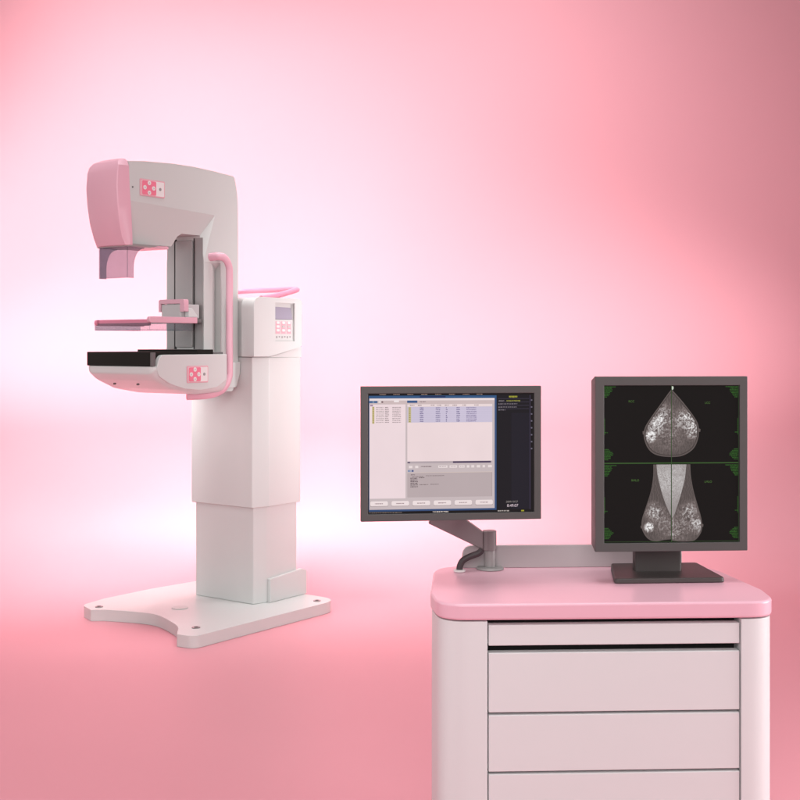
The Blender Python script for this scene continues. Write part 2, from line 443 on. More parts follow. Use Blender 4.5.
# pink front cap (lofted)
bm = BM(); L = []
lev = [(1.590, 0.650, 0.628, -0.262, -0.079), (1.62, 0.662, 0.629, -0.265, -0.086), (1.68, 0.679, 0.632, -0.269, -0.083), (1.75, 0.691, 0.637, -0.270, -0.080), (1.82, 0.697, 0.643, -0.270, -0.078),
       (1.88, 0.694, 0.646, -0.267, -0.078), (1.905, 0.689, 0.647, -0.262, -0.079), (1.922, 0.678, 0.647, -0.250, -0.092), (1.934, 0.658, 0.646, -0.225, -0.110)]
for z, fr, bk, yl, yr in lev:
    top = 0 if z < 1.9 else (z - 1.9) / 0.034
    o2 = 0.022 * top * top
    L_ = yl - 0.012; R_ = -0.0715 - o2; w_ = yr - yl
    pts = [(bk - 0.006, L_), (bk + 0.004, L_), (fr - 0.010, yl - 0.003), (fr - 0.002, yl + 0.006), (fr + 0.002, yl + w_ * 0.25), (fr + 0.003, yl + w_ * 0.5), (fr + 0.002, yl + w_ * 0.75), (fr, yr - 0.003), (fr - 0.003, yr),
           (bk + 0.006, R_), (bk - 0.006, R_)]
    L.append([bm.verts.new((x, y, z)) for x, y in pts])
for a, b in zip(L, L[1:]):
    for k in range(len(a)): bm.faces.new((a[k], a[(k + 1) % len(a)], b[(k + 1) % len(a)], b[k]))
bm.faces.new(L[0][::-1]); bm.faces.new(L[-1])
link('front_cap', bm, PINK, arm, sharp=24)

# small sensor dot + keypad builder
def keypad(name, x0, x1, z0, z1, y, parent):
    """arrow keypad on a +y facing skin; x0 is the end nearer the patient side (left in view)"""
    W = x0 - x1; H = z1 - z0
    bm = BM()
    prism(bm, rounded([(x0, z0), (x1, z0), (x1, z1), (x0, z1)], 0.005, 4), 'y', y, y + 0.0025)
    root = link(name, bm, KEYBORD, parent, bevel=0.0006, seg=1)
    bm = BM()
    xa, xb = x0 - W * 0.07, x1 + W * 0.035
    za, zb = z0 + H * 0.07, z1 - H * 0.07
    prism(bm, rounded([(xa, za), (xb, za), (xb, zb), (xa, zb)], 0.004, 4), 'y', y + 0.0027, y + 0.0032)
    link('key_plate', bm, KEYW, root)
    bm = BM()
    xc = x0 - W * 0.64
    prism(bm, rounded([(xa - 0.001, za + 0.001), (xc, za + 0.001), (xc, zb - 0.001), (xa - 0.001, zb - 0.001)], 0.006, 4), 'y', y + 0.0033, y + 0.0039)
    link('pink_field', bm, KEYP, root)
    cx_, cz = (xa + xc) / 2, (za + zb) / 2; r = H * 0.125
    for dx, dz in ((0, H * 0.285), (0, -H * 0.285), (W * 0.175, 0), (-W * 0.175, 0)):
        bm = BM(); cyl(bm, (cx_ + dx, y + 0.0040, cz + dz), r, 0.002, axis='y')
        b = link('arrow_button', bm, KEYW, root)
        s = r * 0.5; n_ = Vector((dx, 0, dz)).normalized(); q = Vector((-n_.z, 0, n_.x))
        bm = BM(); c = Vector((cx_ + dx, y + 0.0062, cz + dz))
        v = [bm.verts.new(c + n_ * s), bm.verts.new(c - n_ * s * 0.5 + q * s), bm.verts.new(c - n_ * s * 0.5 - q * s)]
        bm.faces.new(v)
        ex = bmesh.ops.extrude_face_region(bm, geom=bm.faces[:])
        for g in ex['geom']:
            if isinstance(g, bmesh.types.BMVert): g.co.y += 0.0004
        bm2 = bm
        link('arrow_mark', bm2, GREYL, root)
    bm = BM(); cyl(bm, ((xc + xb) / 2, y + 0.0033, cz), H * 0.09, 0.0015, axis='y'); link('indicator', bm, GREYM, root)
    return root
keypad('arm_keypad', 0.585, 0.450, 1.792, 1.861, Y1 + 0.0002, arm)
bm = BM(); cyl(bm, (0.622, Y1 + 0.0002, 1.822), 0.0035, 0.002, axis='y'); link('sensor_dot', bm, GREYD, arm)

# spine front: rail cover and slots
bm = BM(); prism(bm, rounded([(-0.236, 1.180), (-0.134, 1.180), (-0.134, 1.640), (-0.236, 1.640)], 0.008, 3), 'x', 0.2225, 0.232)
link('rail_cover', bm, GREYM, arm, bevel=0.002)
bm = BM(); box(bm, 0.2223, 0.2240, Y0 + 0.006, -0.2505, 1.165, 1.648); box(bm, 0.2223, 0.2240, -0.1258, Y1 - 0.006, 1.165, 1.648); 
link('rail_side_panel', bm, GREYM, arm)
bm = BM(); box(bm, 0.2222, 0.2232, -0.2503, -0.2362, 1.165, 1.648); box(bm, 0.2222, 0.2232, -0.1335, -0.1260, 1.165, 1.648)
link('guide_slot', bm, BLACK, arm)
bm = BM(); prism(bm, [(0.205, 1.153), (0.300, 1.153), (0.285, 1.172), (0.205, 1.172)], 'y', -0.245, -0.100); link('rail_foot', bm, GREYM, arm, bevel=0.002)
# lower rear corner cover
bm = BM(); prism(bm, rounded([(0.100, 1.115), (0.004, 1.115), (0.008, 1.06), (0.028, 1.005), (0.100, 1.000)], [0, 0.003, 0.02, 0.010, 0], 5), 'y', Y1 + 0.0003, Y1 + 0.007)
link('hinge_cover', bm, WHITE, arm, bevel=0.003)

# grab bar down the side of the arm
def bar_path(s):
    yy = -0.030 if s > 0 else -0.342
    ye = -0.078 if s > 0 else -0.294
    return smooth_path([(0.187, ye, 1.566), (0.168, yy + s * -0.012, 1.570), (0.140, yy, 1.563), (0.114, yy, 1.530), (0.110, yy, 1.480), (0.110, yy, 1.30), (0.110, yy, 1.10), (0.114, yy, 1.050), (0.145, yy, 1.006)] + ([(0.195, yy, 0.986), (0.255, yy - 0.01, 0.978), (0.320, yy - 0.045, 0.976)] if s > 0 else []), 7)
for s in (1, -1):
    bm = BM(); sweep(bm, bar_path(s), 0.0175, 0.012, up=(0, 1, 0), seg=18)
    link('grab_bar', bm, PINK, arm)

# ---- collimator plate and face shield
bm = BM(); prism(bm, rounded([(0.628, -0.283), (0.628, -0.089), (0.500, -0.089), (0.500, -0.283)], 0.01, 3), 'z', 1.586, 1.597)
coll = link('collimator_plate', bm, GREYL, arm, bevel=0.002)
bm = BM(); prism(bm, [(0.628, 1.5895), (0.500, 1.5895), (0.47, 1.597), (0.628, 1.597)], 'y', -0.0885, -0.080); link('plate_lip', bm, GREYM, coll)
bm = BM(); box(bm, 0.400, 0.498, -0.270, -0.100, 1.588, 1.5975); link('pink_underside', bm, PINK, coll)
bm = BM()
box(bm, 0.624, 0.628, -0.266, -0.098, 1.460, 1.586)          # front pane
def wing(y0, y1):
    pts = [(0.6235, 1.586), (0.6235, 1.460), (0.592, 1.460)]
    for k in range(9):
        t = math.pi / 2 * k / 8
        pts.append((0.592 - 0.055 * (1 - math.cos(t)) , 1.500 + 0.082 * math.sin(t)))
    pts += [(0.535, 1.586)]
    prism(bm, pts, 'y', y0, y1)
wing(-0.102, -0.098); wing(-0.266, -0.262)
link('face_shield', bm, SHIELD, arm)

# ---- compression paddle
P0, P1 = -0.350, -0.020
bm = BM()
box(bm, 0.577, 0.580, P0, P1, 1.250, 1.279)                   # front lip
box(bm, 0.330, 0.5765, P0, P0 + 0.003, 1.250, 1.279)
box(bm, 0.345, 0.5765, P1 - 0.003, P1, 1.250, 1.279)
box(bm, 0.330, 0.5765, P0 + 0.0035, P1 - 0.0035, 1.250, 1.253)    # tray bottom
paddle = link('compression_paddle', bm, TRAY, arm)
bm = BM(); prism(bm, rounded([(0.586, 1.280), (0.586, 1.305), (0.320, 1.305), (0.320, 1.280)], [0.012, 0.012, 0.003, 0.003], 5), 'y', P1 - 0.010, P1 + 0.008); link('paddle_rail', bm, PINK, paddle, bevel=0.003)
bm = BM(); prism(bm, rounded([(0.586, 1.270), (0.586, 1.294), (0.320, 1.294), (0.320, 1.270)], [0.012, 0.012, 0.003, 0.003], 5), 'y', P0 + 0.004, P0 + 0.018); link('paddle_rail', bm, PINKD, paddle, bevel=0.003)  # darker pink than its twin: shade of the inner side put into the colour
bm = BM(); box(bm, 0.560, 0.572, P0 + 0.0185, P1 - 0.0115, 1.268, 1.294); link('paddle_front_bar', bm, PINKD, paddle, bevel=0.003)  # same dark pink, shading of the bar painted in
bm = BM(); box(bm, 0.320, 0.340, P0 + 0.0185, P1 - 0.0115, 1.2805, 1.300); link('paddle_rear_bar', bm, GREYL, paddle, bevel=0.002)
# carriage with the quick-release bracket
bm = BM(); box(bm, 0.2325, 0.345, -0.202, -0.088, 1.3025, 1.362)
car = link('paddle_carriage', bm, GREYL, arm, bevel=0.004)
bm = BM()
prism(bm, rounded([(-0.215, 1.330), (-0.203, 1.330), (-0.203, 1.364), (-0.087, 1.364), (-0.087, 1.330), (-0.062, 1.330), (-0.062, 1.382), (-0.215, 1.382)], [0.002, 0.002, 0, 0, 0.002, 0.004, 0.010, 0.010], 3), 'x', 0.322, 0.348)
link('release_bracket', bm, PINK, car, bevel=0.003)
bm = BM(); prism(bm, [(0.262, 1.3065), (0.321, 1.3065), (0.321, 1.345), (0.300, 1.345)], 'y', -0.087, -0.062); link('bracket_wedge', bm, WHITE2, car, bevel=0.003)
bm = BM(); box(bm, 0.2325, 0.300, -0.150, -0.075, 1.286, 1.3020); link('carriage_block', bm, GREYD, car)

# ---- bucky (image receptor housing)
def bucky_profile():
    return rounded([(0.170, 1.104), (0.170, 0.990), (0.330, 0.984), (0.470, 1.008), (0.560, 1.046), (0.590, 1.072), (0.590, 1.104)], [0, 0.03, 0.1, 0.12, 0.05, 0.015, 0.004], 6)
BY0, BY1 = -0.384, 0.012
bm = BM()
prof = bucky_profile(); cxp, czp = 0.36, 1.104
ringsY = []
for y, ins in ((BY0, 0.034), (BY0 + 0.004, 0.018), (BY0 + 0.013, 0.007), (BY0 + 0.030, 0.0), (BY1 - 0.030, 0.0), (BY1 - 0.013, 0.007), (BY1 - 0.004, 0.018), (BY1, 0.034)):
    ring_ = []
    for (x, z) in prof:
        d = (1.104 - z)
        k = min(1.0, max(0.0, (x - 0.17) / 0.40))
        # side edges: belly pulls in, front corner rounds
        zz = z + ins * min(1, d / 0.05) * 0.9
        xx = x - ins * 0.30 * k
        ring_.append(bm.verts.new((xx, y, min(zz, 1.104))))
    ringsY.append(ring_)
for a, b in zip(ringsY, ringsY[1:]):
    for i in range(len(a)): bm.faces.new((a[i], b[i], b[(i + 1) % len(a)], a[(i + 1) % len(a)]))
bm.faces.new(ringsY[0]); bm.faces.new(ringsY[-1][::-1])
bucky = link('bucky_housing', bm, WHITE2, arm, sharp=50)
# side panels that rise beside the detector
pan = rounded([(0.573, 1.100), (0.556, 1.151), (0.172, 1.151), (0.172, 1.042), (0.235, 1.010), (0.33, 1.002), (0.42, 1.010), (0.50, 1.032), (0.562, 1.066)],
              [0.03, 0.034, 0.004, 0.03, 0.05, 0.1, 0.1, 0.1, 0.03], 7)
for y0, y1 in ((BY1 - 0.016, BY1 + 0.0035), (BY0 - 0.0035, BY0 + 0.016)):
    bm = BM(); prism(bm, pan, 'y', y0, y1)
    link('side_panel', bm, WHITE2, bucky, bevel=0.003, seg=3)
bm = BM(); box(bm, 0.330, 0.592, BY0 + 0.0005, BY1 - 0.0165, 1.1045, 1.162); det = link('image_detector', bm, CARBON, bucky, bevel=0.002)
bm = BM(); box(bm, 0.574, 0.5915, BY1 - 0.016, BY1 - 0.002, 1.1045, 1.160); link('detector_end', bm, GREYD, det, bevel=0.002)
bm = BM(); box(bm, 0.234, 0.3295, BY0 + 0.017, BY1 - 0.017, 1.1045, 1.171); link('detector_mount', bm, CARBON, det, bevel=0.002)
bm = BM(); box(bm, 0.175, 0.2335, BY0 + 0.017, BY1 - 0.017, 1.1045, 1.160); link('housing_lid', bm, GREYD, bucky, bevel=0.002)
keypad('bucky_keypad', 0.410, 0.288, 1.034, 1.104, BY1 + 0.0037, bucky)
for (x, y) in ((0.545, -0.26), (0.545, -0.12)):
    bm = BM(); cyl(bm, (x, y, 1.030), 0.004, 0.010, axis='x', seg=12)
    link('belly_screw', bm, GREYD, bucky)

# ================================================================== WORKSTATION CART
CX, CY, CRZ = 0.424, 2.465, R(2.4)
CART = thing('workstation_cart', 'low white workstation cart with a pink rounded top and drawers, carrying two displays', 'cart', (CX, CY, 0), CRZ)
# local: x across, y to the back, y=0 at the front edge
def cart_out(d=0.0, bow=0.006):
    pts = [(-0.345 + d, 0.0 + d), (0.347 - d, 0.0 + d), (0.357 - d, 0.12), (0.322 - d, 0.425 - d), (-0.325 + d, 0.425 - d), (-0.355 + d, 0.12)]
    return rounded(pts, [0.085, 0.085, 0.05, 0.13, 0.09, 0.05], 10)
TOPZ = 0.667
bm = BM(); prism(bm, cart_out(), 'z', TOPZ - 0.034, TOPZ)
top = link('cart_top', bm, DESK, CART, bevel=0.006, seg=4)
# side posts with rounded corners
o_ = cart_out(0.003)
for s in (-1, 1):
    cut = -0.247 if s < 0 else 0.273
    if s < 0: pts = [p for p in o_ if p[0] < cut]
    else: pts = [p for p in o_ if p[0] > cut]
    # order pts as an outline and close it along the cut
    if s > 0:
        pp = [(cut, 0.003)] + pts + [(cut, 0.422)]
    else:
        idx = [i for i, p in enumerate(o_) if p[0] < cut]
        # the outline starts at the front-left corner: rotate so it runs from the back to the front
        br = [k for k in range(len(idx) - 1) if idx[k + 1] != idx[k] + 1]
        k = br[0] + 1 if br else 0
        seq = [o_[i] for i in idx[k:]] + [o_[i] for i in idx[:k]]
        pp = [(cut, 0.422)] + seq + [(cut, 0.003)]
    bm = BM(); prism(bm, pp, 'z', 0.075, TOPZ - 0.0365)
    link('side_post', bm, CARTW, CART, bevel=0.0015, seg=2)
bm = BM(); box(bm, -0.2465, 0.2725, 0.05, 0.40, 0.085, TOPZ - 0.040); link('cabinet_interior', bm, BLACK, CART)
bm = BM(); box(bm, -0.2465, 0.2725, 0.010, 0.0495, 0.075, 0.084); link('plinth', bm, GREYD, CART)
dz = [(0.5805, 0.6225), (0.445, 0.566), (0.325, 0.440), (0.205, 0.320), (0.088, 0.200)]
for i, (z0, z1) in enumerate(dz):
    bm = BM(); box(bm, -0.2445, 0.2705, 0.006, 0.030, z0, z1)
    d = link('drawer', bm, CARTW, CART, bevel=0.002, seg=2)
    if i == 0:
        bm = BM(); box(bm, -0.238, 0.265, 0.0305, 0.30, z0 + 0.004, z0 + 0.014); link('drawer_tray', bm, GREYD, d)
    else:
        bm = BM(); box(bm, -0.240, 0.266, 0.0305, 0.32, z0 + 0.008, z1 - 0.01); link('drawer_box', bm, GREYD, d)
for (x, y) in ((-0.29, 0.07), (0.29, 0.07), (-0.27, 0.34), (0.27, 0.34)):
    bm = BM(); cyl(bm, (x - 0.014, y, 0.036), 0.034, 0.028, axis='x', seg=24); box(bm, x - 0.020, x + 0.020, y - 0.018, y + 0.018, 0.050, 0.0748, mi=1)
    link('caster', bm, [GREYD, GREYM], CART, bevel=0.003)
# back gallery panel: an upstand with rounded upper corners
bm = BM(); prism(bm, rounded([(-0.262, TOPZ + 0.0005), (0.258, TOPZ + 0.0005), (0.258, TOPZ + 0.053), (-0.262, TOPZ + 0.053)], [0, 0, 0.050, 0.052], 9), 'y', 0.392, 0.400)
link('back_panel', bm, RAILP, CART, bevel=0.0015, seg=2)

# ================================================================== SCREENS
class Canvas:
    """coloured flat marks in photo-like pixel units on a screen of given pixel box, screen centre at local origin, facing -y"""
    def __init__(s, x0, x1, y0, y1, w, h, yloc):
        s.b = (x0, x1, y0, y1); s.w = w; s.h = h; s.y = yloc; s.bm = BM(); s.mats = []; s.layer = 0
    def mi(s, m):
        if m not in s.mats: s.mats.append(m)
        return s.mats.index(m)
    def P(s, px, py, l):
        x0, x1, y0, y1 = s.b
        return ((px - x0) / (x1 - x0) * s.w - s.w / 2, s.y - 0.00015 * l, s.h / 2 - (py - y0) / (y1 - y0) * s.h)
    def poly(s, pts, m, l):
        f = s.bm.faces.new([s.bm.verts.new(s.P(px, py, l)) for px, py in pts]); f.material_index = s.mi(m)
    def rect(s, x0, y0, x1, y1, m, l): s.poly([(x0, y0), (x0, y1), (x1, y1), (x1, y0)], m, l)
    def marks(s, x0, x1, y, m, l, h=0.7, gap=0.5, wmin=0.5, wmax=2.2):
        x = x0
        while x < x1 - wmin:
            ww = min(random.uniform(wmin, wmax), x1 - x)
            s.rect(x, y, x + ww, y + h * random.uniform(0.7, 1.0), m, l); x += ww + gap * random.uniform(0.6, 1.3)
    def text(s, txt, cx, cy, hpx, m, l):
        x0, x1, y0, y1 = s.b; k = s.h / (y1 - y0)
        me = text_mesh(txt, hpx * k * 1.35); c = s.P(cx, cy, l)
        n0 = len(s.bm.verts)
        vs = [s.bm.verts.new((c[0] + v.co.x, c[1], c[2] + v.co.y)) for v in me.vertices]
        for p in me.polygons:
            try:
                f = s.bm.faces.new([vs[i] for i in p.vertices]); f.material_index = s.mi(m)
            except ValueError: pass
        bpy.data.meshes.remove(me)
    def done(s, name, parent):
        me = bpy.data.meshes.new(name); s.bm.to_mesh(me); s.bm.free()
        for m in s.mats: me.materials.append(m)
        o = bpy.data.objects.new(name, me); COL.objects.link(o); o.parent = parent
        return o

E_ = {}
def em(r, g, b):
    k = (r, g, b)
    if k not in E_: E_[k] = emit('screen_%s' % ('light' if r > 120 else 'dark'), srgb(r, g, b), 0.93)
    return E_[k]

def screen_frame(parent, W, H, sw, sh, y0, y1, dx=0, dz=0):
    """bezel: four mitred bars round the panel"""
    bm = BM()
    oF = [(-W / 2, -H / 2), (W / 2, -H / 2), (W / 2, H / 2), (-W / 2, H / 2)]
    iF = [(dx - sw / 2, dz - sh / 2), (dx + sw / 2, dz - sh / 2), (dx + sw / 2, dz + sh / 2), (dx - sw / 2, dz + sh / 2)]
    def ring(pts, y): return [bm.verts.new((p[0], y, p[1])) for p in pts]
    a, b, c, d = ring(oF, y0), ring(iF, y0), ring(iF, y1), ring(oF, y1)
    for q, r_ in ((a, b), (b, c), (c, d), (d, a)):
        for i in range(4): bm.faces.new((q[i], q[(i + 1) % 4], r_[(i + 1) % 4], r_[i]))
    return link('bezel', bm, BEZEL, parent, bevel=0.0015, seg=2)

# ---------------- left display, on an arm clamped to the cart
def px(x, y, D): return Vector(((x - 400) / FPX * D, D, EYE - (y - 345) / FPX * D))
DL = 2.60
cen = px(451.8, 453.3, DL)
LM = thing('workstation_display', 'wide dark-framed display on a swivel arm, showing a pale pink patient list window', 'monitor',
           (px(490, 0, 2.835).x, 2.835, TOPZ + 0.0008), R(0))
LW, LH = 0.3905, 0.2875
tilt = R(6.5)
def rel(v): return Vector(v) - Vector(LM.location)
# frame parts are built around the panel centre and turned as one
hold = Matrix.Translation(rel(cen)) @ Matrix.Rotation(tilt, 4, 'Z')
def hold_apply(o, H):
    o.data.transform(H); o.data.update()
sw, sh = 0.3595, 0.2565
bz = screen_frame(LM, LW, LH, sw, sh, 0.0, 0.012); hold_apply(bz, hold)
bm = BM(); box(bm, -LW / 2 + 0.003, LW / 2 - 0.003, 0.0122, 0.034, -LH / 2 + 0.003, LH / 2 - 0.003)
o = link('back_shell', bm, STAND, LM, bevel=0.005); hold_apply(o, hold)
c = Canvas(368, 536, 394, 514, sw, sh, 0.004)
c.rect(368, 394, 536, 514, em(30, 26, 28), 0)
ttl = em(165, 140, 130); blue = em(52, 88, 132); grey = em(205, 190, 192); pane = em(243, 222, 226); lav = em(208, 198, 220); greyd = em(190, 174, 176)
for i in range(8): c.marks(379.5 + 14.0 * i, 386 + 14.0 * i, 394.6, ttl, 1, h=0.9, gap=0.35, wmax=1.2)
c.rect(368.8, 396.2, 497.8, 511.5, em(58, 82, 125), 1)                      # window frame
c.rect(368.9, 396.2, 497.8, 398.6, blue, 2)
c.rect(420, 396.7, 446, 398.0, em(35, 48, 92), 3)
c.rect(369.4, 398.8, 495.8, 509.6, grey, 3)
c.rect(369.6, 399.0, 495.6, 401.0, em(240, 225, 226), 4)
c.rect(369.6, 401.1, 495.6, 404.6, em(210, 190, 190), 4)
c.rect(369.4, 401.3, 377.5, 403.4, em(70, 105, 150), 5); c.rect(372.5, 401.3, 374.2, 403.4, em(120, 145, 170), 6)
c.rect(378.5, 401.4, 380.8, 403.2, em(235, 228, 225), 5); c.rect(381.5, 401.6, 383.2, 403.2, em(120, 95, 100), 5); c.rect(394, 400.9, 399, 402.6, em(245, 235, 236), 5)
c.rect(407.2, 401.0, 417.5, 403.4, em(62, 92, 140), 5); c.marks(420, 426, 401.8, em(140, 120, 125), 5, h=1.2)
c.rect(369.6, 404.8, 405.6, 498.6, pane, 4)                                # left pane
c.rect(370.2, 405.0, 373, 406.6, em(165, 140, 165), 5)
c.rect(372.2, 407, 374.4, 424, em(205, 190, 140), 5)
for i in range(9):
    y = 407.4 + i * 1.85
    c.rect(372.5, y, 374.1, y + 1.1, em(178, 162, 104), 6)
    c.marks(376, 384, y, em(190, 172, 174), 5, h=0.95, gap=0.3); c.marks(385, 389, y, em(150, 132, 136), 5, h=1.0, gap=0.3)
    c.marks(392.3, 401, y, em(176, 158, 162), 5, h=0.95, gap=0.3)
c.rect(407.4, 404.8, 493.4, 407.3, em(240, 222, 222), 4)                   # table header
for xx in (413, 421, 434, 440, 448, 456, 466, 478): c.marks(xx - 3, xx + 1.5, 405.4, em(165, 145, 148), 5, h=1.0)
c.rect(407.4, 407.4, 493.4, 423.0, lav, 4); c.rect(407.4, 423.1, 493.4, 461.8, em(243, 222, 224), 4)
c.rect(408.4, 407.6, 411.2, 423.0, em(205, 192, 150), 5)
for i in range(8):
    y = 408.0 + i * 1.9
    c.rect(408.9, y, 410.6, y + 1.1, em(170, 158, 104), 6)
    for (a, b, m) in ((420, 423.6, em(120, 108, 150)), (436, 440.5, em(140, 130, 165)), (446.3, 447.8, em(110, 100, 140)), (457, 460.5, em(120, 110, 150)), (467, 477.5, em(150, 138, 172))):
        c.marks(a, b, y, m, 5, h=1.15, gap=0.25, wmax=1.4)
    c.rect(412, y + 1.45, 493, y + 1.6, em(220, 212, 230), 5)
c.rect(407.4, 462.0, 493.4, 463.9, em(185, 170, 176), 4); c.rect(407.6, 462.2, 410.2, 463.7, em(110, 98, 118), 5); c.rect(453.4, 462.1, 492.0, 463.8, em(78, 62, 92), 5)
c.rect(491.9, 462.2, 493.3, 463.8, em(190, 175, 180), 6)
for (a, b) in ((409, 412.5), (415.3, 418.4), (438.6, 447.8), (450, 457.5), (459.6, 465.2), (467.5, 470), (472, 475), (477.5, 481), (483.5, 486), (489, 493)):
    c.rect(a, 466.2, b, 468.6, em(238, 224, 224), 5)
    if b - a > 4: c.marks(a + 1, b - 1, 467.0, em(180, 160, 165), 6, h=0.8)
c.marks(421, 432, 466.6, em(140, 122, 126), 5, h=1.1, gap=0.3)
c.rect(407.8, 470.3, 413.8, 472.5, em(170, 170, 190), 5); c.rect(412.0, 470.4, 413.6, 472.2, em(70, 80, 130), 6); c.rect(408.4, 470.6, 409.6, 472.2, em(110, 130, 170), 6)
c.rect(407.4, 473.4, 493.4, 497.8, greyd, 4); c.rect(407.4, 473.0, 493.4, 473.3, em(225, 205, 190), 5)
c.rect(492.6, 473.4, 492.9, 497.4, em(165, 150, 152), 5)
c.marks(411, 415, 474.8, em(130, 115, 118), 5, h=1.0)
c.marks(412, 424, 476.6, em(150, 134, 136), 5, h=0.9, gap=0.3); c.marks(426, 445, 476.0, em(150, 134, 136), 5, h=0.9, gap=0.3)
c.marks(419, 425, 477.8, em(110, 96, 98), 5, h=0.9, gap=0.3)
for i in range(6): c.marks(410.5, 418, 478.2 + i * 1.7, em(112, 98, 102), 5, h=1.1, gap=0.3)
c.marks(419.5, 428.5, 484.8, em(140, 124, 126), 5, h=0.9, gap=0.3); c.marks(430.5, 439, 484.6, em(140, 124, 126), 5, h=0.9, gap=0.3)
for i in range(6):
    a = 370.4 + i * 21.2
    c.poly([(a + 1, 501.2), (a, 502.2), (a, 505.0), (a + 1, 506.0), (a + 16.5, 506.0), (a + 17.5, 505.0), (a + 17.5, 502.2), (a + 16.5, 501.2)], em(243, 228, 228), 5)
    c.rect(a, 506.0, a + 17.5, 506.4, em(150, 132, 134), 4)
    c.marks(a + 4.5, a + 12.5, 503.2, em(165, 140, 145), 6, h=1.0, gap=0.35)
# dark side column
c.rect(498.2, 396, 531.5, 511, em(32, 29, 34), 1); c.rect(531.6, 396, 532.6, 511.5, em(62, 55, 74), 2)
c.rect(513, 414, 531.4, 511, em(36, 33, 42), 2)
for i in range(4): c.rect(499, 399.4 + i * 3.4, 531, 399.8 + i * 3.4, em(70, 64, 82), 3)
yel = em(170, 168, 60)
c.marks(510.5, 519, 396.8, yel, 4, h=1.9, gap=0.3, wmax=1.3); c.marks(508, 522, 401.2, em(142, 138, 66), 4, h=1.4, gap=0.3, wmax=1.4)
c.marks(500, 505.5, 401.2, em(120, 112, 116), 4, h=1.3, gap=0.4); 
for yy, e2 in ((404.4, 519), (407.6, 519), (410.4, 507)): c.marks(499.5, e2, yy, em(118, 110, 118), 4, h=1.2, gap=0.6)
for i in range(8): c.rect(533.0, 400.5 + i * 7, 534.4, 401.9 + i * 7, em(110, 104, 120), 4)
c.text('2009/10/27', 513.5, 503.6, 2.0, em(150, 142, 140), 4)
c.text('8:49:07', 514.2, 507.5, 2.9, em(225, 205, 215), 4)
c.marks(369, 402, 512.3, em(125, 112, 108), 2, h=0.9, gap=0.3); c.marks(433, 449, 512.0, em(205, 192, 188), 2, h=1.3, gap=0.5); c.marks(499, 511, 512.0, em(180, 170, 165), 2, h=1.3, gap=0.5)
c.rect(523, 512.0, 526, 513.4, em(165, 160, 50), 2)
o = c.done('screen', LM); hold_apply(o, hold)
# swivel arm
D_ = 2.835
def rp(x, y, D=D_): return rel(px(x, y, D))
bm = BM(); cyl(bm, (0, 0, 0), 0.033, 0.005, r2=0.030, seg=36); link('arm_base', bm, GREYM, LM, bevel=0.0015)
bm = BM(); cyl(bm, (0, 0, 0.0052), 0.0128, 0.038, seg=32); link('arm_post', bm, GREYM, LM)
bm = BM(); cyl(bm, (0, 0, 0.0435), 0.0150, 0.046, seg=32); link('post_collar', bm, ARMG, LM, bevel=0.001)
a0 = rp(433, 516, 2.70); a1 = rp(452, 508, 2.70)
bm = BM()
# lifting arm: a flat-sided beam rising from the collar to the back of the panel
zc = 0.0665
A_ = [Vector((-0.016, -0.012, zc - 0.021)), Vector((-0.016, 0.014, zc - 0.021)), Vector((-0.016, 0.014, zc + 0.020)), Vector((-0.016, -0.012, zc + 0.020))]
e = rp(440, 512, 2.705)
B_ = [e + Vector((-0.026, -0.014, -0.024)), e + Vector((-0.026, 0.014, -0.024)), e + Vector((0.004, 0.014, 0.022)), e + Vector((0.004, -0.014, 0.022))]
va = [bm.verts.new(p) for p in A_]; vb = [bm.verts.new(p) for p in B_]
bm.faces.new(va); bm.faces.new(vb[::-1])
for i in range(4): bm.faces.new((va[i], va[(i + 1) % 4], vb[(i + 1) % 4], vb[i]))
link('swivel_arm', bm, ARMG, LM, bevel=0.002)
bm = BM(); box(bm, -0.016, 0.001, -0.0135, 0.0155, zc - 0.0225, zc + 0.0225); link('arm_knuckle', bm, ARMG, LM, bevel=0.002)
bm = BM()
q = e + Vector((-0.012, 0, -0.006)); q2 = rel(cen) + Vector((-0.002, 0.036, 0))
sweep(bm, [q, (q + q2) / 2 + Vector((0, 0.02, 0.02)), q2 + Vector((0, 0.012, -0.01)), q2], 0.018, 0.018, up=(0, 0, 1))
link('mount_neck', bm, ARMG, LM)
path = smooth_path([rp(482, 549, 2.80), rp(479, 553, 2.80), rp(470, 556.5, 2.80), rp(463, 560.5, 2.80), rp(460, 566, 2.80), rp(459.5, 570.5, 2.80)], 6)
bm = BM(); sweep(bm, path, 0.0075, 0.0065, up=(0, 1, 0)); link('cable', bm, CABLE, LM)
cb = path[-1]
bm = BM(); cyl(bm, (cb.x, cb.y, 0.0), 0.0135, 0.005, seg=24); link('cable_grommet', bm, KEYW, LM, bevel=0.001)

# ---------------- right display on its foot
DR = 2.66
cen = px(670.6, 463.9, DR)
RM = thing('diagnostic_display', 'upright dark-framed display on a flat foot, showing four grey x-ray views on black', 'monitor', (cen.x, DR + 0.045, TOPZ + 0.0008), R(3.5))
RW, RH = 0.3385, 0.3830
zc = cen.z - RM.location.z
sw, sh = 0.3015, 0.3445
def at(o): o.data.transform(Matrix.Translation((0, -0.045, zc)))
bz = screen_frame(RM, RW, RH, sw, sh, 0.0, 0.014, dx=0.001, dz=-0.0005); at(bz)
bm = BM()
